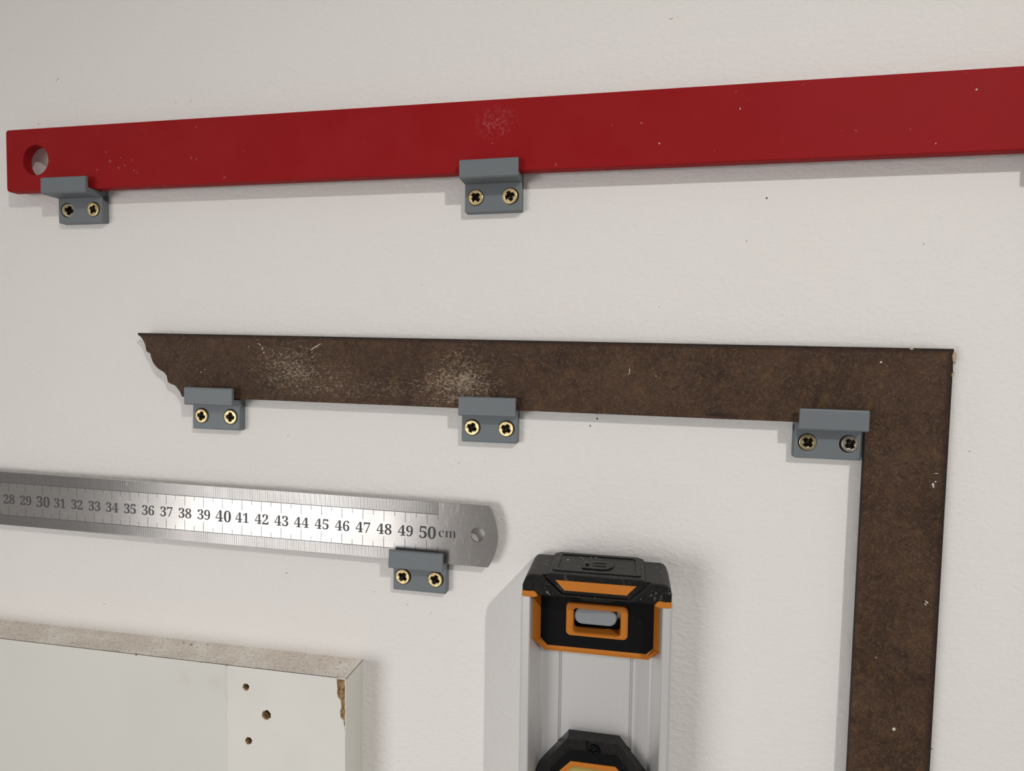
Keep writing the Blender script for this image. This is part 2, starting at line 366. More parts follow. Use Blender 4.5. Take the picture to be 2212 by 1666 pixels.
GLYPHS = {
 '0': [[(0.188,-0.007),(0.15,-0.003),(0.118,0.007),(0.091,0.024),(0.069,0.048),(0.051,0.076),(0.039,0.111),(0.03,0.15),(0.025,0.193),(0.023,0.241),(0.025,0.289),(0.03,0.332),(0.039,0.371),(0.051,0.405),(0.069,0.433),(0.091,0.456),(0.118,0.473),(0.15,0.483),(0.189,0.486),(0.225,0.483),(0.257,0.473),(0.283,0.456),(0.305,0.433),(0.322,0.405),(0.336,0.37),(0.345,0.331),(0.351,0.288),(0.353,0.24),(0.351,0.193),(0.345,0.15),(0.336,0.11),(0.322,0.076),(0.305,0.047),(0.283,0.024),(0.256,0.007),(0.225,-0.003)], [(0.188,0.037),(0.21,0.043),(0.227,0.061),(0.237,0.091),(0.243,0.131),(0.247,0.181),(0.248,0.24),(0.247,0.3),(0.243,0.349),(0.237,0.39),(0.227,0.419),(0.211,0.437),(0.189,0.443),(0.166,0.437),(0.15,0.419),(0.139,0.39),(0.132,0.349),(0.128,0.3),(0.127,0.24),(0.128,0.181),(0.132,0.131),(0.139,0.091),(0.15,0.061),(0.166,0.043)]],
 '1': [[(0.065,0),(0.065,0.036),(0.12,0.036),(0.131,0.037),(0.139,0.04),(0.146,0.045),(0.15,0.053),(0.153,0.064),(0.154,0.079),(0.154,0.416),(0.137,0.396),(0.122,0.38),(0.108,0.365),(0.094,0.355),(0.081,0.348),(0.067,0.346),(0.057,0.347),(0.048,0.352),(0.04,0.359),(0.033,0.369),(0.029,0.381),(0.028,0.396),(0.042,0.4),(0.057,0.405),(0.074,0.412),(0.091,0.42),(0.111,0.432),(0.132,0.447),(0.179,0.482),(0.254,0.482),(0.254,0.079),(0.255,0.066),(0.257,0.056),(0.261,0.047),(0.267,0.041),(0.276,0.037),(0.288,0.036),(0.343,0.036),(0.343,0)]],
 '2': [[(0.024,0),(0.024,0.069),(0.123,0.171),(0.148,0.198),(0.17,0.223),(0.187,0.245),(0.2,0.266),(0.21,0.287),(0.218,0.307),(0.222,0.327),(0.225,0.349),(0.226,0.371),(0.225,0.395),(0.22,0.413),(0.212,0.427),(0.202,0.437),(0.189,0.443),(0.174,0.445),(0.153,0.442),(0.137,0.432),(0.126,0.416),(0.118,0.393),(0.114,0.364),(0.112,0.329),(0.088,0.331),(0.068,0.336),(0.05,0.344),(0.037,0.357),(0.029,0.374),(0.026,0.396),(0.028,0.411),(0.034,0.426),(0.043,0.441),(0.055,0.454),(0.072,0.465),(0.092,0.474),(0.116,0.481),(0.143,0.485),(0.174,0.486),(0.22,0.483),(0.258,0.473),(0.288,0.456),(0.31,0.434),(0.323,0.407),(0.328,0.375),(0.327,0.359),(0.324,0.344),(0.319,0.329),(0.313,0.314),(0.303,0.298),(0.291,0.281),(0.277,0.262),(0.259,0.242),(0.238,0.22),(0.214,0.195),(0.186,0.168),(0.154,0.138),(0.087,0.074),(0.244,0.074),(0.257,0.075),(0.269,0.079),(0.279,0.086),(0.288,0.095),(0.295,0.107),(0.3,0.12),(0.305,0.141),(0.345,0.141),(0.341,0)]],
 '3': [[(0.163,-0.007),(0.132,-0.005),(0.104,-0.002),(0.081,0.005),(0.062,0.013),(0.046,0.023),(0.034,0.035),(0.026,0.047),(0.02,0.06),(0.019,0.074),(0.021,0.09),(0.026,0.103),(0.036,0.113),(0.048,0.12),(0.061,0.125),(0.076,0.126),(0.078,0.1),(0.086,0.079),(0.099,0.062),(0.116,0.05),(0.135,0.043),(0.158,0.04),(0.173,0.041),(0.187,0.044),(0.199,0.049),(0.211,0.056),(0.221,0.066),(0.23,0.079),(0.236,0.095),(0.24,0.115),(0.241,0.139),(0.238,0.163),(0.229,0.184),(0.214,0.202),(0.194,0.216),(0.168,0.224),(0.137,0.227),(0.095,0.227),(0.095,0.269),(0.14,0.269),(0.166,0.272),(0.188,0.281),(0.204,0.296),(0.216,0.316),(0.223,0.34),(0.225,0.367),(0.223,0.39),(0.219,0.409),(0.211,0.424),(0.2,0.436),(0.186,0.443),(0.169,0.445),(0.154,0.444),(0.142,0.439),(0.133,0.43),(0.125,0.419),(0.12,0.406),(0.116,0.391),(0.113,0.375),(0.112,0.358),(0.111,0.341),(0.086,0.343),(0.064,0.348),(0.047,0.356),(0.034,0.367),(0.027,0.382),(0.024,0.401),(0.028,0.423),(0.041,0.444),(0.062,0.461),(0.091,0.475),(0.128,0.483),(0.173,0.486),(0.217,0.483),(0.255,0.474),(0.286,0.458),(0.309,0.436),(0.323,0.409),(0.328,0.377),(0.324,0.348),(0.315,0.323),(0.298,0.301),(0.277,0.283),(0.253,0.267),(0.225,0.256),(0.243,0.252),(0.261,0.246),(0.279,0.238),(0.297,0.228),(0.312,0.216),(0.326,0.201),(0.336,0.184),(0.342,0.163),(0.345,0.138),(0.343,0.112),(0.338,0.09),(0.329,0.07),(0.318,0.052),(0.304,0.037),(0.288,0.025),(0.271,0.015),(0.251,0.007),(0.23,0.001),(0.209,-0.003),(0.186,-0.006)]],
 '4': [[(0.121,0),(0.121,0.036),(0.14,0.036),(0.154,0.037),(0.167,0.039),(0.179,0.044),(0.188,0.052),(0.193,0.065),(0.195,0.084),(0.195,0.125),(0.009,0.125),(0.009,0.166),(0.199,0.48),(0.293,0.48),(0.293,0.169),(0.363,0.169),(0.363,0.125),(0.293,0.125),(0.293,0.084),(0.295,0.065),(0.3,0.052),(0.309,0.044),(0.32,0.039),(0.333,0.037),(0.348,0.036),(0.357,0.036),(0.357,0)], [(0.056,0.169),(0.195,0.169),(0.195,0.287),(0.195,0.307),(0.195,0.328),(0.196,0.351),(0.197,0.373),(0.198,0.395),(0.199,0.416),(0.197,0.41),(0.193,0.403),(0.189,0.394),(0.184,0.385),(0.179,0.376),(0.174,0.366),(0.168,0.356),(0.163,0.347),(0.158,0.338),(0.153,0.33),(0.149,0.324),(0.146,0.319)]],
 '5': [[(0.165,-0.007),(0.133,-0.005),(0.106,-0.001),(0.084,0.005),(0.066,0.014),(0.051,0.024),(0.04,0.035),(0.033,0.048),(0.028,0.061),(0.027,0.075),(0.029,0.089),(0.033,0.101),(0.042,0.109),(0.053,0.116),(0.066,0.12),(0.081,0.121),(0.081,0.108),(0.084,0.096),(0.088,0.083),(0.093,0.071),(0.101,0.061),(0.111,0.052),(0.123,0.046),(0.137,0.042),(0.154,0.04),(0.169,0.041),(0.183,0.045),(0.195,0.05),(0.207,0.058),(0.217,0.069),(0.226,0.083),(0.232,0.101),(0.236,0.122),(0.237,0.148),(0.234,0.178),(0.226,0.203),(0.213,0.223),(0.195,0.236),(0.173,0.244),(0.146,0.247),(0.13,0.247),(0.116,0.246),(0.103,0.243),(0.092,0.241),(0.082,0.238),(0.071,0.235),(0.04,0.247),(0.062,0.48),(0.316,0.48),(0.319,0.357),(0.281,0.357),(0.275,0.38),(0.273,0.388),(0.27,0.394),(0.267,0.399),(0.261,0.403),(0.254,0.405),(0.244,0.406),(0.105,0.406),(0.094,0.281),(0.102,0.284),(0.113,0.286),(0.126,0.288),(0.14,0.29),(0.154,0.291),(0.168,0.291),(0.216,0.287),(0.258,0.276),(0.293,0.256),(0.319,0.228),(0.335,0.192),(0.34,0.148),(0.338,0.12),(0.333,0.096),(0.324,0.075),(0.312,0.056),(0.299,0.04),(0.282,0.027),(0.265,0.016),(0.246,0.008),(0.226,0.001),(0.205,-0.003),(0.185,-0.006)]],
 '6': [[(0.197,-0.007),(0.165,-0.004),(0.136,0.004),(0.109,0.018),(0.086,0.037),(0.067,0.062),(0.051,0.093),(0.039,0.13),(0.033,0.173),(0.03,0.222),(0.032,0.258),(0.035,0.293),(0.042,0.325),(0.051,0.356),(0.063,0.384),(0.077,0.409),(0.094,0.432),(0.114,0.45),(0.137,0.466),(0.163,0.477),(0.191,0.484),(0.222,0.486),(0.249,0.485),(0.272,0.482),(0.291,0.476),(0.307,0.468),(0.319,0.459),(0.329,0.449),(0.335,0.437),(0.339,0.425),(0.34,0.412),(0.338,0.399),(0.332,0.387),(0.322,0.376),(0.307,0.367),(0.287,0.362),(0.26,0.36),(0.259,0.373),(0.258,0.387),(0.256,0.4),(0.253,0.413),(0.249,0.424),(0.243,0.434),(0.236,0.441),(0.227,0.445),(0.216,0.447),(0.191,0.441),(0.17,0.426),(0.152,0.401),(0.139,0.366),(0.13,0.322),(0.125,0.269),(0.135,0.275),(0.147,0.281),(0.161,0.286),(0.177,0.291),(0.196,0.293),(0.218,0.294),(0.256,0.29),(0.288,0.278),(0.315,0.258),(0.336,0.23),(0.348,0.196),(0.352,0.155),(0.348,0.11),(0.334,0.071),(0.313,0.038),(0.282,0.013),(0.244,-0.002)], [(0.199,0.038),(0.215,0.041),(0.228,0.049),(0.239,0.064),(0.248,0.085),(0.253,0.113),(0.255,0.148),(0.253,0.181),(0.247,0.208),(0.238,0.228),(0.226,0.242),(0.211,0.25),(0.193,0.253),(0.18,0.252),(0.168,0.249),(0.154,0.243),(0.142,0.236),(0.132,0.228),(0.125,0.221),(0.128,0.162),(0.135,0.116),(0.147,0.081),(0.162,0.057),(0.179,0.042)]],
 '7': [[(0.111,0),(0.289,0.406),(0.113,0.406),(0.093,0.403),(0.08,0.391),(0.074,0.372),(0.07,0.338),(0.03,0.338),(0.033,0.48),(0.353,0.48),(0.353,0.447),(0.168,0)]],
 '8': [[(0.183,-0.007),(0.148,-0.005),(0.118,0.001),(0.091,0.011),(0.069,0.024),(0.051,0.039),(0.038,0.057),(0.028,0.078),(0.022,0.099),(0.02,0.122),(0.023,0.15),(0.032,0.173),(0.047,0.193),(0.067,0.211),(0.091,0.227),(0.119,0.242),(0.094,0.259),(0.074,0.276),(0.057,0.296),(0.045,0.316),(0.038,0.339),(0.036,0.364),(0.037,0.385),(0.042,0.404),(0.05,0.423),(0.062,0.441),(0.079,0.456),(0.099,0.469),(0.125,0.478),(0.156,0.484),(0.191,0.486),(0.235,0.483),(0.271,0.471),(0.299,0.453),(0.318,0.429),(0.33,0.401),(0.334,0.369),(0.332,0.344),(0.324,0.322),(0.31,0.305),(0.292,0.289),(0.27,0.274),(0.244,0.26),(0.28,0.24),(0.309,0.22),(0.33,0.199),(0.344,0.177),(0.352,0.153),(0.355,0.127),(0.35,0.088),(0.335,0.055),(0.31,0.029),(0.276,0.009),(0.234,-0.003)], [(0.203,0.283),(0.218,0.293),(0.23,0.304),(0.239,0.317),(0.245,0.332),(0.249,0.35),(0.25,0.37),(0.249,0.383),(0.247,0.395),(0.243,0.407),(0.237,0.418),(0.23,0.428),(0.222,0.436),(0.212,0.442),(0.2,0.446),(0.187,0.447),(0.17,0.445),(0.156,0.438),(0.145,0.426),(0.137,0.41),(0.132,0.392),(0.13,0.372),(0.132,0.351),(0.139,0.333),(0.149,0.318),(0.163,0.306),(0.181,0.294)], [(0.187,0.032),(0.208,0.034),(0.226,0.042),(0.241,0.055),(0.253,0.072),(0.26,0.092),(0.262,0.116),(0.259,0.136),(0.252,0.154),(0.239,0.17),(0.22,0.185),(0.195,0.2),(0.164,0.216),(0.15,0.205),(0.137,0.192),(0.126,0.178),(0.118,0.161),(0.112,0.142),(0.111,0.12),(0.113,0.095),(0.12,0.074),(0.132,0.056),(0.147,0.042),(0.165,0.034)]],
 '9': [[(0.152,-0.007),(0.127,-0.005),(0.106,-0.002),(0.088,0.004),(0.073,0.012),(0.062,0.022),(0.053,0.033),(0.047,0.045),(0.044,0.057),(0.042,0.069),(0.043,0.079),(0.046,0.087),(0.05,0.094),(0.057,0.1),(0.065,0.104),(0.075,0.107),(0.083,0.088),(0.092,0.071),(0.103,0.056),(0.118,0.045),(0.135,0.038),(0.156,0.036),(0.205,0.057),(0.237,0.122),(0.251,0.23),(0.24,0.218),(0.227,0.207),(0.212,0.198),(0.195,0.191),(0.176,0.186),(0.155,0.185),(0.119,0.189),(0.087,0.201),(0.06,0.22),(0.04,0.248),(0.028,0.282),(0.024,0.324),(0.026,0.355),(0.032,0.383),(0.042,0.409),(0.056,0.431),(0.074,0.45),(0.095,0.466),(0.12,0.477),(0.147,0.484),(0.177,0.486),(0.209,0.484),(0.238,0.476),(0.264,0.463),(0.287,0.444),(0.307,0.42),(0.323,0.39),(0.335,0.353),(0.343,0.31),(0.345,0.261),(0.344,0.225),(0.34,0.19),(0.334,0.157),(0.326,0.126),(0.315,0.097),(0.301,0.072),(0.284,0.049),(0.264,0.03),(0.241,0.014),(0.215,0.003),(0.185,-0.004)], [(0.184,0.233),(0.199,0.234),(0.212,0.239),(0.224,0.245),(0.235,0.255),(0.243,0.265),(0.251,0.278),(0.248,0.33),(0.242,0.372),(0.231,0.403),(0.217,0.424),(0.201,0.437),(0.181,0.441),(0.164,0.438),(0.149,0.429),(0.137,0.413),(0.128,0.391),(0.123,0.362),(0.121,0.328),(0.128,0.275),(0.149,0.244)]],
 'c': [[(0.156,-0.01),(0.131,-0.008),(0.108,-0.001),(0.087,0.011),(0.067,0.026),(0.051,0.045),(0.038,0.068),(0.028,0.093),(0.021,0.12),(0.019,0.15),(0.022,0.181),(0.029,0.21),(0.04,0.237),(0.055,0.26),(0.074,0.28),(0.096,0.297),(0.12,0.309),(0.146,0.317),(0.175,0.319),(0.204,0.317),(0.23,0.31),(0.25,0.298),(0.265,0.283),(0.274,0.265),(0.277,0.245),(0.276,0.233),(0.272,0.223),(0.266,0.215),(0.258,0.209),(0.248,0.205),(0.236,0.204),(0.214,0.209),(0.201,0.225),(0.196,0.251),(0.196,0.254),(0.196,0.258),(0.197,0.261),(0.197,0.265),(0.197,0.268),(0.197,0.271),(0.194,0.286),(0.185,0.294),(0.169,0.297),(0.138,0.285),(0.118,0.248),(0.112,0.187),(0.115,0.142),(0.123,0.105),(0.137,0.076),(0.156,0.055),(0.178,0.042),(0.204,0.038),(0.227,0.042),(0.25,0.053),(0.271,0.072),(0.285,0.06),(0.248,0.021),(0.205,-0.002)]],
 'm': [[(0.018,0),(0.018,0.016),(0.03,0.017),(0.039,0.021),(0.045,0.026),(0.049,0.033),(0.052,0.043),(0.052,0.056),(0.052,0.253),(0.052,0.266),(0.049,0.276),(0.046,0.284),(0.04,0.289),(0.031,0.293),(0.019,0.294),(0.019,0.31),(0.146,0.31),(0.146,0.265),(0.173,0.294),(0.204,0.312),(0.237,0.318),(0.277,0.312),(0.305,0.293),(0.32,0.261),(0.348,0.293),(0.381,0.312),(0.418,0.318),(0.465,0.306),(0.494,0.271),(0.504,0.212),(0.504,0.056),(0.504,0.043),(0.507,0.033),(0.51,0.026),(0.516,0.021),(0.524,0.017),(0.536,0.016),(0.536,0),(0.377,0),(0.377,0.016),(0.389,0.018),(0.397,0.021),(0.403,0.026),(0.407,0.034),(0.409,0.044),(0.41,0.056),(0.41,0.217),(0.409,0.234),(0.407,0.247),(0.404,0.258),(0.398,0.265),(0.389,0.27),(0.377,0.271),(0.358,0.268),(0.341,0.256),(0.324,0.237),(0.324,0.056),(0.325,0.044),(0.327,0.034),(0.331,0.026),(0.336,0.021),(0.345,0.018),(0.356,0.016),(0.356,0),(0.199,0),(0.199,0.016),(0.211,0.018),(0.219,0.021),(0.225,0.026),(0.229,0.034),(0.231,0.044),(0.232,0.056),(0.232,0.217),(0.231,0.233),(0.229,0.247),(0.226,0.258),(0.22,0.265),(0.211,0.27),(0.199,0.271),(0.18,0.267),(0.162,0.255),(0.146,0.235),(0.146,0.056),(0.147,0.044),(0.149,0.034),(0.152,0.027),(0.158,0.021),(0.166,0.018),(0.177,0.016),(0.177,0)]],
}

# ------------------------------------------------------------------ the wall
wall = mesh_obj('wall_back', [V3(-900, 0, -700), V3(700, 0, -700), V3(700, 0, 700), V3(-900, 0, 700),
                              V3(-900, -60, -700), V3(700, -60, -700), V3(700, -60, 700), V3(-900, -60, 700)],
                [(0, 1, 2, 3), (4, 7, 6, 5), (0, 4, 5, 1), (1, 5, 6, 2), (2, 6, 7, 3), (3, 7, 4, 0)], M['wall'])
tag(wall, 'off-white painted wall with a fine roller texture', None, None, 'structure')
def marks(name, spots, mat, n=9):
    o = blobs(name, spots, -0.02, 0.05, mat, wall, n=n); o['kind'] = 'stuff'; return o
marks('dark_specks', [(52.7, 65.1, .55, .6, 0), (45.5, 48.3, .28, .3, 0), (-90.3, 31.7, .3, .2, .4), (-12.3, -25.1, .45, .7, .3),
                      (-12.6, -23.2, .15, .35, 0), (-15.2, -28.2, .3, .6, .1), (-155, -37.5, .45, .16, .6), (85, 100, .2, .2, 0), (-112, -108, .2, .35, -.4),
                      (-60.5, -45.5, .15, .3, -.3), (12, 22, .15, .25, .3), (60, 19, .15, .25, .3), (118, -120, .35, .3, 0), (120.5, -151, .8, .3, .1),
                      (-225, -93.5, .8, .12, -.6), (-96, -112.5, .2, .3, .3), (110, 46, .3, .25, 0)], M['speck'])
marks('brown_smears', [(-277.9, 133.4, .55, .35, .2), (-278.6, 132.6, .25, .55, .2), (-289.7, 112.4, .3, .5, .3), (14, 138, 1.1, .22, .25), (16.5, 138.4, .4, .15, 0),
                       (-212.6, 118.3, .2, .4, 0), (-204.5, 118.6, .18, .6, -.4), (-255.8, -126.3, .35, .35, 0), (-155.8, -102.6, .35, .6, .3),
                       (-85, -115.5, .25, .6, .1), (-72.5, -46.7, .3, .3, 0), (129, -33, .5, .3, .3), (97, -62, .25, .25, 0)], M['brown'])

# ------------------------------------------------------------------ red straight bar
bar = empty('straightedge', (-298.36, 0, 106.49), 0.0004, 'flat red painted metal bar with one round hole, topmost on the wall', 'straightedge')
bo = rrect(0, -29.55, 720, 0, 1.6, 5)
plate('bar', bo, [circle(16.75, -14.95, 7.1, 56), circle(703, -14.95, 7.1, 56)], 4.4, 9.3, M['red'], bar, bevel=0.45, bevel_back=0.4)
fl = blobs('pale_flecks', [(338.5, -9.5, .22, .5, .3), (308.5, -21.2, .3, .45, .5), (419.5, -7.5, .45, .45, 0), (407, -26, .25, .25, 0), (290, -13, .12, .2, .4),
                           (58, -17, .3, .2, 0), (56, -13, .2, .3, .2), (66, -19.5, .25, .3, 0), (64, -16, .2, .2, 0), (71, -22, .25, .2, .3), (51, -21, .35, .25, 0)], 9.28, 0.06, M['pale'], bar)
fl['kind'] = 'stuff'

# ------------------------------------------------------------------ rusty steel square
sq = empty('framing_square', (119.40, 0, 5.90), -0.0105, 'rusty brown steel square with an ornate notched tip', 'square')
tip = [(-348.8, -0.2), (-348.9, -1.0), (-347.4, -2.0), (-346.4, -3.0), (-345.6, -4.2), (-345.0, -5.4), (-344.6, -6.8), (-344.3, -8.3), (-343.9, -9.1), (-343.2, -9.4),
       (-342.3, -9.6), (-341.9, -10.7), (-341.5, -12.0), (-340.9, -13.5), (-340.1, -14.8), (-339.1, -15.9), (-338.0, -16.8), (-336.8, -17.5), (-335.1, -18.4),
       (-334.0, -19.2), (-333.3, -20.1), (-333.0, -21.5), (-332.7, -22.8), (-332.2, -23.4), (-331.4, -23.8), (-329.3, -24.4), (-328.3, -25.1), (-327.4, -26.0), (-326.1, -27.6), (-325.1, -29.76)]
arm = tip + [(-29.03, -29.76), (-29.03, -260), (0, -260), (0, -10.2), (0.15, -9.0), (0.0, -7.0), (0, 0), (-14, 0)]
plate('blade', arm, [], 3.95, 6.0, M['rust'], sq, bevel=0.25, edge_mat=M['rust_edge'])
pc = blobs('tan_paint_chips', [(0.05, -3.2, 1.0, 2.9, 0.05), (-0.05, -9.6, .6, .95, 0), (-14.6, -0.35, .8, .55, 0)], 5.7, 0.7, M['tan'], sq, n=11); pc['kind'] = 'stuff'
pw = blobs('pale_paint_flecks', [(-24.7, -5.6, .55, .5, .4), (-257, -4.6, 3.0, .28, .55), (-259, -6, .9, .2, .6), (-285.5, -4.0, .5, .25, 0), (-283.6, -6.2, .3, .9, -.3), (-284.8, -4.4, .6, .2, -.5),
                                 (-282.8, -8.0, .3, .5, -.4), (-118.6, -11.5, .18, 1.5, .03), (-118.9, -13.0, .35, .18, .5), (-108, -13.4, .25, .35, 0), (-183.5, -16, .3, .5, -.4),
                                 (-3.6, -47, .9, .18, .1), (-4.5, -51.5, .5, 1.1, .3), (-3.8, -50.2, .5, .3, .2), (-21, -120, .3, .3, 0), (-13.4, -147.5, .75, 1.0, 0),
                                 (-4.4, -96.5, .9, .3, -.7), (-4.8, -97.4, .3, .8, .5), (-290.5, -5.5, .3, .25, 0), (-315, -18, .3, .3, 0), (-313, -16.5, .35, .2, .3)], 5.97, 0.09, M['pale'], sq); pw['kind'] = 'stuff'
pd = blobs('black_pits', [(-147.6, -8.6, .9, 2.1, .05), (-5.3, -97, .7, .9, .3), (-84, -28.2, 5.5, 1.0, .03), (-40, -19.0, .6, .4, 0), (-35.2, -20.5, .6, .35, 0), (-33, -23, .6, .35, 0), (-14.2, -43.8, 1.0, .5, .3),
                          (-152, -7.2, .4, .3, 0), (-57, -12.5, .8, .4, 0)], 5.96, 0.06, M['rust_edge'], sq, n=12); pd['kind'] = 'stuff'

# ------------------------------------------------------------------ steel ruler
ru = empty('steel_ruler', (-85.17, 0, -68.75), -0.0103, 'silver stainless steel ruler with black centimetre scale ending at 50', 'ruler')
T, B = 5.41, -21.62
cx, rr = 8.6, 23.5
a1 = math.asin((T-0.05+8.1)/rr); a0 = math.asin((B+8.1)/rr)
end = [(cx+rr*math.cos(a0+(a1-a0)*i/24), -8.1+rr*math.sin(a0+(a1-a0)*i/24)) for i in range(25)]
plate('blade', [(-520, B), (end[0][0]-0.6, B)]+end+[(end[-1][0]-0.5, T), (-520, T)], [circle(22.9, -7.65, 3.2, 40)], 4.6, 5.6, M['steel'], ru, bevel=0.1)
v, f = [], []
def quad(u0, t0, u1, t1, d=5.615):
    b = len(v); v.extend([V3(u0, d, t0), V3(u1, d, t0), V3(u1, d, t1), V3(u0, d, t1)]); f.append((b, b+1, b+2, b+3))
YL, YB = 0.0, -16.56
for i in range(0, 1011):
    s = -500+i*0.5
    quad(s-0.10, YL, s+0.10, T-0.12); quad(s-0.10, B+0.12, s+0.10, YB)
    if i % 20 == 0: quad(s-0.10, -4.75, s+0.10, YL, 5.62); quad(s-0.10, YB, s+0.10, YB+4.85, 5.62)
    elif i % 10 == 0: quad(s-0.10, -2.15, s+0.10, YL, 5.62); quad(s-0.10, YB, s+0.10, YB+2.35, 5.62)
quad(-500, YL-0.13, 5.1, YL+0.13, 5.625); quad(-500, YB-0.13, 5.1, YB+0.13, 5.625)
gl = mesh_obj('graduation_lines', v, f, M['tick'], ru); gl['kind'] = 'stuff'
def glyph_mesh(name, text, size, thin=0.0, track=0.0):
    vv, ff, x = [], [], 0.0
    for ch in text:
        loops = [list(l) for l in GLYPHS[ch]]
        loops.sort(key=lambda l: -abs(area2(l)))
        for i, l in enumerate(loops):
            if (area2(l) > 0) != (i == 0): l.reverse()
        if thin: loops = [offset(l, thin) for l in loops]
        xs = [p[0] for l in loops for p in l]; x0, x1 = min(xs), max(xs)
        flat = [(p[0]-x0+x, p[1]) for l in loops for p in l]
        pts, k = [], 0
        for l in loops: pts.append([Vector((flat[k+i][0], flat[k+i][1], 0)) for i in range(len(l))]); k += len(l)
        b = len(vv)
        vv += flat; ff += [tuple(b+i for i in t) for t in tessellate_polygon(pts) if len(set(t)) == 3]
        x += x1-x0+0.035+track
    w = x-0.035-track
    verts = [V3((p[0]-w/2)*size, 5.63, (p[1]-0.24)*size) for p in vv]
    return mesh_obj(name, verts, ff, M['ink'], ru), w*size
for n_ in range(1, 51):
    sz = 11.2 if n_ % 10 == 0 else 9.75
    o, w_ = glyph_mesh('scale_number', str(n_), sz)
    o.location = V3((n_-50)*10+(0.15 if n_ % 10 else 0.35), 0, -8.3)
o, w_ = glyph_mesh('unit_mark', 'cm', 9.7, thin=0.008, track=0.02); o.location = V3(9.35, 0, -7.6)
o['label'] = 'small letters cm after the 50'
sc = blobs('bright_scratches', [(15.3, -2.5, .06, 3.4, -.22), (14.0, -9.5, .05, 2.2, -.18), (13.0, 2.0, .05, 2.0, -.2), (25.5, -3.0, .06, .9, .2), (22, -20.5, .05, 1.3, -.6), (24, -19.2, .05, 1.2, -.55), (19.5, -18, .05, 1.0, -.5),
                                (-318+90, -2.5, .08, 1.8, .25)], 5.6, 0.02, M['pale'], ru); sc['kind'] = 'stuff'

# ------------------------------------------------------------------ grey hook clips
def star():
    out = []
    for k in range(4):
        a = 90*k
        for r, t in ((1.2, -33), (1.85, -25), (2.05, -20), (2.1, 0), (2.05, 20), (1.85, 25), (1.2, 33), (1.35, 38), (1.72, 43), (1.72, 47), (1.35, 52)):
            out.append((r*math.cos(math.radians(a+t)), r*math.sin(math.radians(a+t))))
    return out
def make_screw(parent, u, rotdeg, tilt, mat):
    s = plate('screw', circle(0, 0, 3.28, 36), [star()], 2.2, 4.22, mat, parent, bevel=0.28)
    me = s.data
    # raised inner ring on the screw head
    s.location = V3(u, 0, 0); s.rotation_euler = (math.radians(tilt[0]), math.radians(rotdeg), math.radians(tilt[1]))
    st = star(); n = len(st); vv = []; ff = []
    for k, d in ((1.0, 4.05), (0.97, 3.6), (0.55, 2.4), (0.12, 1.9)):
        vv += [V3(p[0]*k, d, p[1]*k) for p in st]
    for L in range(3):
        ff += [(L*n+i, L*n+(i+1) % n, (L+1)*n+(i+1) % n, (L+1)*n+i) for i in range(n)]
    ff.append(tuple(range(3*n, 4*n)))
    mesh_obj('drive_recess', vv, ff, M['recess'], s)
    rv, rf = [], []
    for k, (r, d) in enumerate(((2.72, 4.2), (2.66, 4.32), (2.48, 4.32), (2.42, 4.2))):
        rv += [V3(p[0], d, p[1]) for p in circle(0, 0, r, 36)]
    for L in range(3): rf += [(L*36+i, L*36+(i+1) % 36, (L+1)*36+(i+1) % 36, (L+1)*36+i) for i in range(36)]
    for a in range(100, 215, 14):
        b = len(rv); c, s_ = 2.62*math.cos(math.radians(a)), 2.62*math.sin(math.radians(a))
        rv += [V3(c+x, d, s_+z) for d, q in ((4.2, .26), (4.36, .14)) for x, z in ((-q, -q), (q, -q), (q, q), (-q, q))]
        rf += [(b+i, b+(i+1) % 4, b+4+(i+1) % 4, b+4+i) for i in range(4)]+[(b+4, b+5, b+6, b+7)]
    mesh_obj('head_ring', rv, rf, mat, s)
    return s
def make_clip(x, z, rot, dl, hl, label, screws):
    c = empty('hook_clip', (x, 0, z), rot, label, 'clip', 'grey clips screwed to the wall under the tools')
    W = 12.39
    v1, f1, _ = plate_data(rrect(-W, -6.34, W, 7.4, 0.7, 4), [circle(-7.53, 0, 3.42, 36), circle(7.53, 0, 3.42, 36)], 0, 4.0, 0.55)
    o = mesh_obj('body', v1, f1, M['clip'], c)
    g = 5.48; t = g+hl; fl = 8.15
    prof = [(0, 3.9), (3.7, 3.9), (3.7, g), (dl-0.55, g), (dl, g+0.55), (dl, t-0.7), (dl-0.2, t-0.2), (dl-0.7, t), (dl-1.7, t), (dl-1.7, fl), (3.7, fl), (3.7, 13.2), (0, 13.2)]
    v2, f2 = prism(prof, -W, W)
    h = mesh_obj('hook', v2, f2, M['clip'], c); bevel_mesh(h, 0.32, 2, 50)
    for (u, r, tl, mt) in screws: make_screw(c, u, r, tl, M[mt])
    return c
b = 'brass'
make_clip(-262.30, 68.77, 0.0004, 13.25, 7.7, 'grey plastic hook clip holding the red bar, beside its round hole', [(-7.53, 12, (4, 20), 'dull_brass'), (7.53, 30, (3, -3), b)])
make_clip(-57.82, 68.29, 0.010, 13.25, 7.7, 'grey plastic hook clip holding the middle of the red bar', [(-7.53, 46, (0, 0), b), (7.53, 68, (2, -3), b)])
make_clip(159.6, 68.2, 0.0, 13.25, 7.7, 'grey plastic hook clip holding the red bar, past the right picture edge', [(-7.53, 46, (0, 0), b), (7.53, 20, (0, 0), b)])
make_clip(-189.43, -29.27, -0.008, 10.05, 8.2, 'grey plastic hook clip under the ornate tip of the rusty square', [(-7.53, 15, (3, -3), b), (7.53, 5, (2, -2), b)])
make_clip(-58.08, -30.22, -0.003, 10.05, 8.2, 'grey plastic hook clip under the middle of the rusty square', [(-7.53, 25, (2, -2), b), (7.53, 32, (2, -2), b)])
make_clip(77.60, -31.36, -0.008, 10.05, 8.2, 'grey plastic hook clip in the inner corner of the rusty square, with dull screws', [(-7.53, 46, (1, 2), 'dull_brass'), (7.53, 55, (-2, 4), 'dull_zinc')])
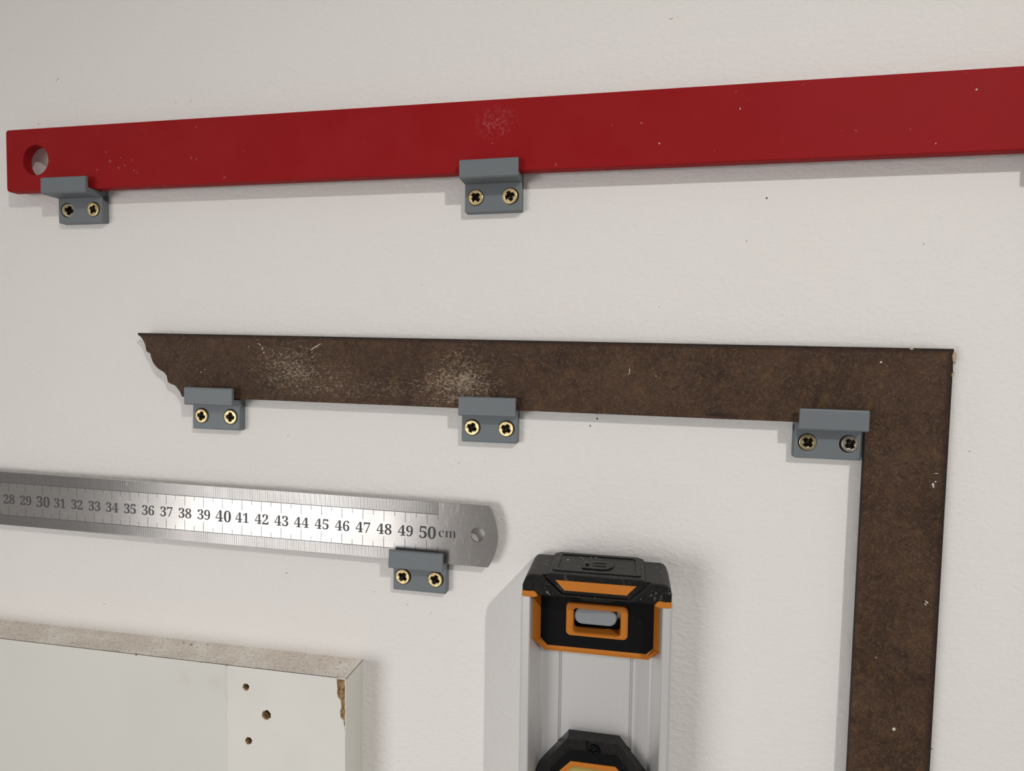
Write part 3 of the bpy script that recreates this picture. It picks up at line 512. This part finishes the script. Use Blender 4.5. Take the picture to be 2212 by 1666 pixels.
make_clip(-88.96, -98.30, -0.008, 10.25, 8.1, 'grey plastic hook clip under the end of the steel ruler', [(-7.53, 36, (2, -4), b), (7.53, 22, (2, -4), b)])

# ------------------------------------------------------------------ white board, lower left
bd = empty('chipboard_panel', (-117.4, 0, -140.2), 0.0, 'white melamine board with sawdust on its top edge and a chipped corner', 'board')
def jag(p, k=0.12): return (p[0]+random.uniform(-k, k), p[1]+random.uniform(-k, k))
holes_ = [(-47.8, -9.0, 1.65), (-37.7, -20.6, 2.25), (-46.6, -33.7, 1.75)]
def rough_circle(x, z, r, n=18): return [(x+r*random.uniform(.86, 1.12)*math.cos(2*math.pi*i/n), z+r*random.uniform(.86, 1.12)*math.sin(2*math.pi*i/n)) for i in range(n)]
hl_ = [rough_circle(*h) for h in holes_]
plate('core', [(-330, -160), (-0.35, -160), (-0.35, -0.35), (-330, -0.35)], [circle(x, z, r*0.8, 16) for x, z, r in holes_], 0.3, 17.55, M['fibre'], bd)
chipL = [(-4.0, -0.5), (-3.9, -2.3), (-3.7, -4.9), (-3.8, -7.6), (-2.9, -9.1), (-2.2, -9.8), (-1.9, -12.3), (-2.4, -14.3), (-2.2, -17.6), (-0.8, -18.6), (-0.55, -21.0), (-0.45, -23.3)]
chd = []
for a, b2 in zip(chipL, chipL[1:]): chd += [jag(a), jag(((a[0]+b2[0])/2, (a[1]+b2[1])/2), 0.2)]
face = [(-330, 0), (-330, -160), (-0.12, -160), (-0.12, -23.4)]+list(reversed(chd))+[(-3.6, 0)]
plate('face_laminate', face, hl_, 17.5, 18.0, M['laminate'], bd, bevel=0.08)
# top edge band (dusty) and side edge band with an uneven broken front rim
top = [V3(-330, 0, 0), V3(0, 0, 0), V3(0, 18, 0), V3(-330, 18, 0), V3(-330, 0, -0.4), V3(0, 0, -0.4), V3(0, 17.9, -0.4), V3(-330, 17.9, -0.4)]
mesh_obj('top_edge', top, [(0, 1, 2, 3), (4, 5, 6, 7), (0, 1, 5, 4), (1, 2, 6, 5), (2, 3, 7, 6), (3, 0, 4, 7)], M['dusty'], bd)
rim = [(0, 17.95), (-1, 17.9), (-2.2, 18), (-4, 17.5), (-6, 17.8), (-8, 17.55), (-9.5, 17.95), (-11.5, 17.4), (-13, 17.9), (-14.6, 17.3), (-16, 17.5), (-18.5, 17.9), (-20.5, 17.5), (-22.5, 17.8), (-24, 18.0), (-160, 18.0)]
n = len(rim); vv = [V3(0, 0, z) for z, d in rim]+[V3(0, d, z) for z, d in rim]+[V3(-0.35, 0, z) for z, d in rim]+[V3(-0.35, d-0.05, z) for z, d in rim]; ff = []
for i in range(n-1):
    ff += [(i, i+1, n+i+1, n+i), (n+i, n+i+1, 3*n+i+1, 3*n+i), (2*n+i, 3*n+i, 3*n+i+1, 2*n+i+1)]
mesh_obj('side_edge', vv, ff, M['edge'], bd)
cr = []; crf = []
def crumb(x, y, z, r):
    b0 = len(cr)
    for dx, dy, dz in ((1, 0, 0), (-1, 0, 0), (0, 1, 0), (0, -1, 0), (0, 0, 1), (0, 0, -1)):
        k = r*random.uniform(0.6, 1.25); cr.append(V3(x+dx*k, y+dy*k, z+dz*k*0.8))
    crf.extend(tuple(b0+i for i in t) for t in ((0, 2, 4), (2, 1, 4), (1, 3, 4), (3, 0, 4), (2, 0, 5), (1, 2, 5), (3, 1, 5), (0, 3, 5)))
for i in range(900):
    crumb(random.uniform(-215, -2), random.uniform(0.6, 17.4), 0.05, random.choice((0.10, 0.14, 0.18, 0.24)))
for x, dd, r in ((-104, 18.0, .8), (-70, 18.1, .5), (-57.3, 18.1, .75), (-86, 4, .8), (-91, 3.0, .5), (-79, 2, .4), (-9, 5, .45), (-36, 17.9, .3), (-20, 17.9, .35), (-205, 2, .6)): crumb(x, dd, 0.1, r)
cm_ = mesh_obj('sawdust', cr, crf, M['crumb'], bd); cm_['kind'] = 'stuff'
tu = []; tf = []
for x, z, r in holes_:                                                # torn fibre collars round the drilled holes
    for i in range(14):
        a = random.uniform(0, 6.28); q = r*random.uniform(0.75, 1.02); l = r*0.35
        p = Vector((x+q*math.cos(a), z+q*math.sin(a))); e = Vector((math.cos(a+1.2), math.sin(a+1.2)))*l
        b0 = len(tu); tu += [V3(p.x, 17.6, p.y), V3(p.x+e.x, 18.05, p.y+e.y), V3(p.x+e.y*0.5, 17.7, p.y-e.x*0.5)]; tf.append((b0, b0+1, b0+2))
o = mesh_obj('torn_fibres', tu, tf, M['fibre'], bd); o['kind'] = 'stuff'

# ------------------------------------------------------------------ spirit level
LX = -10.25
lv = empty('spirit_level', (LX, 0, 0), 0.0, 'aluminium spirit level with black and orange end cap, hanging upright', 'spirit level')
def prism_z(profile, z0, z1):
    n = len(profile); v = [V3(u, d, z0) for u, d in profile]+[V3(u, d, z1) for u, d in profile]
    return v, [(i, (i+1) % n, n+(i+1) % n, n+i) for i in range(n)]+[tuple(range(n)), tuple(range(2*n-1, n-1, -1))]
def half(s): return [(s*28.85, 2.2), (s*28.85, 27.9), (s*28.5, 28.6), (s*27.8, 29.0), (s*25.4, 29.0), (s*25.0, 28.6), (s*22.5, 16.2), (s*22.1, 15.4), (s*21.4, 15.0)]
groove = lambda c: [(c-0.62, 15.0), (c-0.42, 14.35), (c-0.15, 14.35), (c-0.1, 14.75), (c+0.1, 14.75), (c+0.15, 14.35), (c+0.42, 14.35), (c+0.62, 15.0)]
full = [(-28.0, 1.5), (28.0, 1.5)]+half(1)+list(reversed(groove(14.35)))+[]
gR = list(reversed(groove(14.35))); gL = list(reversed(groove(-14.2)))
full = [(-28.0, 1.5), (28.0, 1.5)]+half(1)+gR+gL+list(reversed(half(-1)))
bv, bf = prism_z(full, -330, -117.5)
for s in (-1, 1):
    pr = half(s)[:7]+[(s*22.5, 1.5), (s*28.0, 1.5)]
    a, b3 = prism_z(pr, -117.5, -92.5); k = len(bv); bv += a; bf += [tuple(i+k for i in q) for q in b3]
mesh_obj('extrusion', bv, bf, M['alu'], lv)
# rubber end cap
capo = [(-22.2, -92.0), (-8, -92.1), (-4, -92.7), (5, -92.7), (9, -92.1), (22.4, -91.8), (24, -90.2), (28.3, -90.3), (28.4, -87.5), (27.5, -85.2), (26.6, -84.2), (25.4, -83.7),
        (-25.2, -83.7), (-26.2, -84.2), (-27.2, -85.4), (-28.3, -88.2), (-28.3, -90.2), (-24.2, -90.2)]
cap = plate('end_cap', capo, [], 2.0, 27.4, M['rubber'], lv, bevel=0.3, bevel_back=1.5)
plate('cap_front', capo[:12]+[(20.6, -83.7), (19.9, -84.6), (12.9, -91.0), (-12.6, -91.0), (-19.9, -84.6), (-20.6, -83.7)]+capo[12:], [], 27.2, 28.8, M['rubber'], cap, bevel=0.6)
for u in (-25.6, 25.8):                                               # upright ribs at the cap's corners
    plate('corner_rib', rrect(u-1.6, -90.3, u+1.6, -86.6, 0.8, 3), [], 24, 29.3, M['rubber'], cap, bevel=0.5)
tabp = plate('raised_tab', [(-19.2, -84.4), (-18.4, -82.9), (-17.6, -82.5), (17.6, -82.5), (18.4, -82.9), (19.2, -84.4), (12.5, -90.3), (-12.2, -90.3)], [], 2.4, 29.4, M['rubber'], cap, bevel=0.5, bevel_back=1.2)
plate('orange_inlay', [(-15.4, -85.0), (15.25, -85.0), (11.7, -88.8), (-11.8, -88.8)], [], 29.0, 29.62, M['orange'], cap, bevel=0.08)
R90 = (math.radians(-90), 0, 0)
rim_ = plate('top_rim', rrect(-17.0, -26.5, 17.0, -3.8, 1.5), [rrect(-15.0, -24.6, 15.0, -6.2, 1.2)], 0, 0.55, M['rubber'], cap, bevel=0.15)
rim_.rotation_euler = R90; rim_.location = V3(0, 0, -82.55)
emb = plate('emblem_relief', [(-5.6, -22.2), (1.5, -22.6), (4.2, -21.6), (6.2, -19.0), (6.6, -15.6), (5.4, -12.6), (1.0, -11.8), (-5.2, -11.6)],
            [rrect(-4.6, -20.4, -3.2, -17.2, 0.2, 2), rrect(-1.9, -19.6, 3.6, -18.6, 0.3, 2), rrect(-1.9, -16.2, 3.6, -15.2, 0.3, 2)], 0, 0.7, M['rubber'], cap, bevel=0.12)
emb.rotation_euler = R90; emb.location = V3(0, 0, -82.55)
fk = blobs('dust_flecks', [(random.uniform(-24, 25), random.uniform(-91.2, -84.6), random.choice((.10, .14, .2)), random.choice((.10, .16, .3)), random.uniform(-1, 1)) for _ in range(26)]+
           [(-18.5, -90.3, .35, .8, .5), (-17.6, -91, .25, .4, .4), (22.5, -87.2, .4, .25, .2), (20.8, -88, .3, .3, 0), (17, -90, .25, .2, 0), (8.5, -83.9, .7, .25, .3), (2, -89.6, .8, .2, .1)], 28.78, 0.05, M['dust'], cap)
fk['kind'] = 'stuff'
fk = blobs('dust_flecks', [(random.uniform(-24, 25), -random.uniform(3, 27), random.choice((.12, .18, .26)), random.choice((.15, .25, .45)), random.uniform(-1, 1)) for _ in range(20)]+[(-12.2, -12, .75, .45, .2), (-14.5, -6, .2, .5, 0), (-3, -7, .25, .7, .2), (-1, -6.8, .7, .2, .1), (-6, -9, .2, .5, .1)], 0.0, 0.06, M['pale'], cap)
fk.rotation_euler = R90; fk.location = V3(0, 0, -82.52); fk['kind'] = 'stuff'
for s in (-1, 1):
    plate('orange_corner', ([(s*28.3, -90.3), (s*28.3, -92.0), (s*27.6, -92.7), (s*23.6, -92.7), (s*22.2, -92.2), (s*22.3, -91.5), (s*23.2, -90.4), (s*24.4, -90.1)]), [], 20, 29.25, M['orange'], cap, bevel=0.45)
# recessed orange surround and black panel
ou = [(-24.9, -92.3, 27.5), (-24.9, -109.2, 27.5), (-20.6, -118.6, 17.2), (20.7, -118.6, 17.2), (24.9, -110.0, 27.5), (24.9, -92.3, 27.5)]
inn = [(-22.3, -92.3, 17.3), (-22.3, -113.4, 17.3), (-19.5, -116.2, 17.3), (19.8, -116.1, 17.3), (22.5, -113.5, 17.3), (22.5, -92.3, 17.3)]
mid = [((a[0]+c[0])/2, (a[1]*0.45+c[1]*0.55), (a[2]+c[2])/2+0.5) for a, c in zip(ou, inn)]
bk = [(a[0], a[1], 14.8) for a in ou]
vv = [V3(p[0], p[2], p[1]) for L in (bk, ou, mid, inn) for p in L]; ff = []
for L in range(3):
    for i in range(5): ff.append((L*6+i, L*6+i+1, (L+1)*6+i+1, (L+1)*6+i))
mesh_obj('orange_surround', vv, ff, M['orange'], cap)
plate('inset_panel', [(-22.4, -91.5), (-22.4, -113.5), (-19.55, -116.3), (19.85, -116.2), (22.6, -113.6), (22.6, -91.5)], [rrect(-9.0, -109.7, 9.7, -99.8, 1.0)], 3.0, 17.5, M['black'], cap)
plate('slot_frame', rrect(-12.0, -111.1, 12.6, -97.55, 2.0), [rrect(-8.9, -109.6, 9.6, -99.95, 1.2)], 12.5, 19.1, M['orange'], cap, bevel=0.9)
# octagonal vial block
CZ = -184.0
def octo(hw, ht, top, side):
    """half width, half height, half length of the top side, half length of the upright side"""
    return [(-top, ht), (top, ht), (hw, side), (hw, -side), (top, -ht), (-top, -ht), (-hw, -side), (-hw, side)]
A_ = octo(22.4, 32.0, 10.2, 17.2); B_ = octo(17.4, 25.8, 9.3, 16.6)
vb = empty('vial_block', (0, 0, 0)); vb.parent = lv
vv = [V3(p[0], 14.6, CZ+p[1]) for p in A_]+[V3(p[0], 21.2, CZ+p[1]) for p in A_]+[V3(p[0], 18.3, CZ+p[1]) for p in B_]
ff = [(i, (i+1) % 8, 8+(i+1) % 8, 8+i) for i in range(8)]
for i in range(8):
    if i == 0:
        k = len(vv)
        vv += [V3(-2.9, 21.2, CZ+32.0), V3(3.2, 21.2, CZ+32.0), V3(-2.9, 18.3, CZ+25.8), V3(3.2, 18.3, CZ+25.8), V3(-2.9, 18.0, CZ+31.6), V3(3.2, 18.0, CZ+31.6), V3(-2.9, 18.0, CZ+25.8), V3(3.2, 18.0, CZ+25.8)]
        ff += [(8, k, k+2, 16), (k+1, 9, 17, k+3), (k, k+1, k+5, k+4), (k+4, k+5, k+7, k+6), (k, k+4, k+6, k+2), (k+1, k+3, k+7, k+5)]
    else: ff.append((8+i, 8+(i+1) % 8, 16+(i+1) % 8, 16+i))
me_o = mesh_obj('octagon_frame', vv, ff, M['satin'], vb)
O_ = [(p[0], CZ+p[1]) for p in octo(15.4, 21.0, 9.0, 14.4)]; I_ = [(p[0], CZ+p[1]) for p in octo(13.2, 18.9, 8.1, 13.6)]
plate('inner_floor', [(p[0], CZ+p[1]) for p in octo(17.8, 26.2, 9.5, 16.9)], [O_], 14.8, 18.28, M['black'], vb)
plate('orange_ring', O_, [I_], 14.8, 18.7, M['orange'], vb, bevel=0.25)
plate('vial_window', I_, [], 14.8, 16.2, M['vial'], vb)
vt, vf = [], []
for i in range(13):
    a = math.pi*i/12; vt += [V3(-11.9, 16.2+1.7*math.sin(a), CZ+6.0*math.cos(a)), V3(11.9, 16.2+1.7*math.sin(a), CZ+6.0*math.cos(a))]
vf = [(2*i, 2*i+1, 2*i+3, 2*i+2) for i in range(12)]
mesh_obj('vial_tube', vt, vf, M['vial'], vb, smooth=True)
sw = plate('small_screw', circle(0.15, -157.4, 2.35, 24), [[(0.15+x, -157.4+z) for x, z in ((-.3, -1.3), (.3, -1.3), (.3, -.3), (1.3, -.3), (1.3, .3), (.3, .3), (.3, 1.3), (-.3, 1.3), (-.3, .3), (-1.3, .3), (-1.3, -.3), (-.3, -.3))]], 17.6, 18.9, M['black'], vb, bevel=0.5)

# ------------------------------------------------------------------ peg the level hangs on
pg = empty('hanging_peg', (LX, 0, 0), 0.0, 'pale grey rounded peg poking through the orange slot of the spirit level', 'peg')
def capsule(x0, x1, z0, z1, n=14):
    r = (z1-z0)/2; zc = (z0+z1)/2
    return [(x1-r+r*math.cos(math.radians(-90+180*i/n)), zc+r*math.sin(math.radians(-90+180*i/n))) for i in range(n+1)]+[(x0+r+r*math.cos(math.radians(90+180*i/n)), zc+r*math.sin(math.radians(90+180*i/n))) for i in range(n+1)]
plate('peg', capsule(-8.75, 8.2, -106.6, -100.0), [], 0.0, 17.4, M['peg'], pg, bevel=0.6)
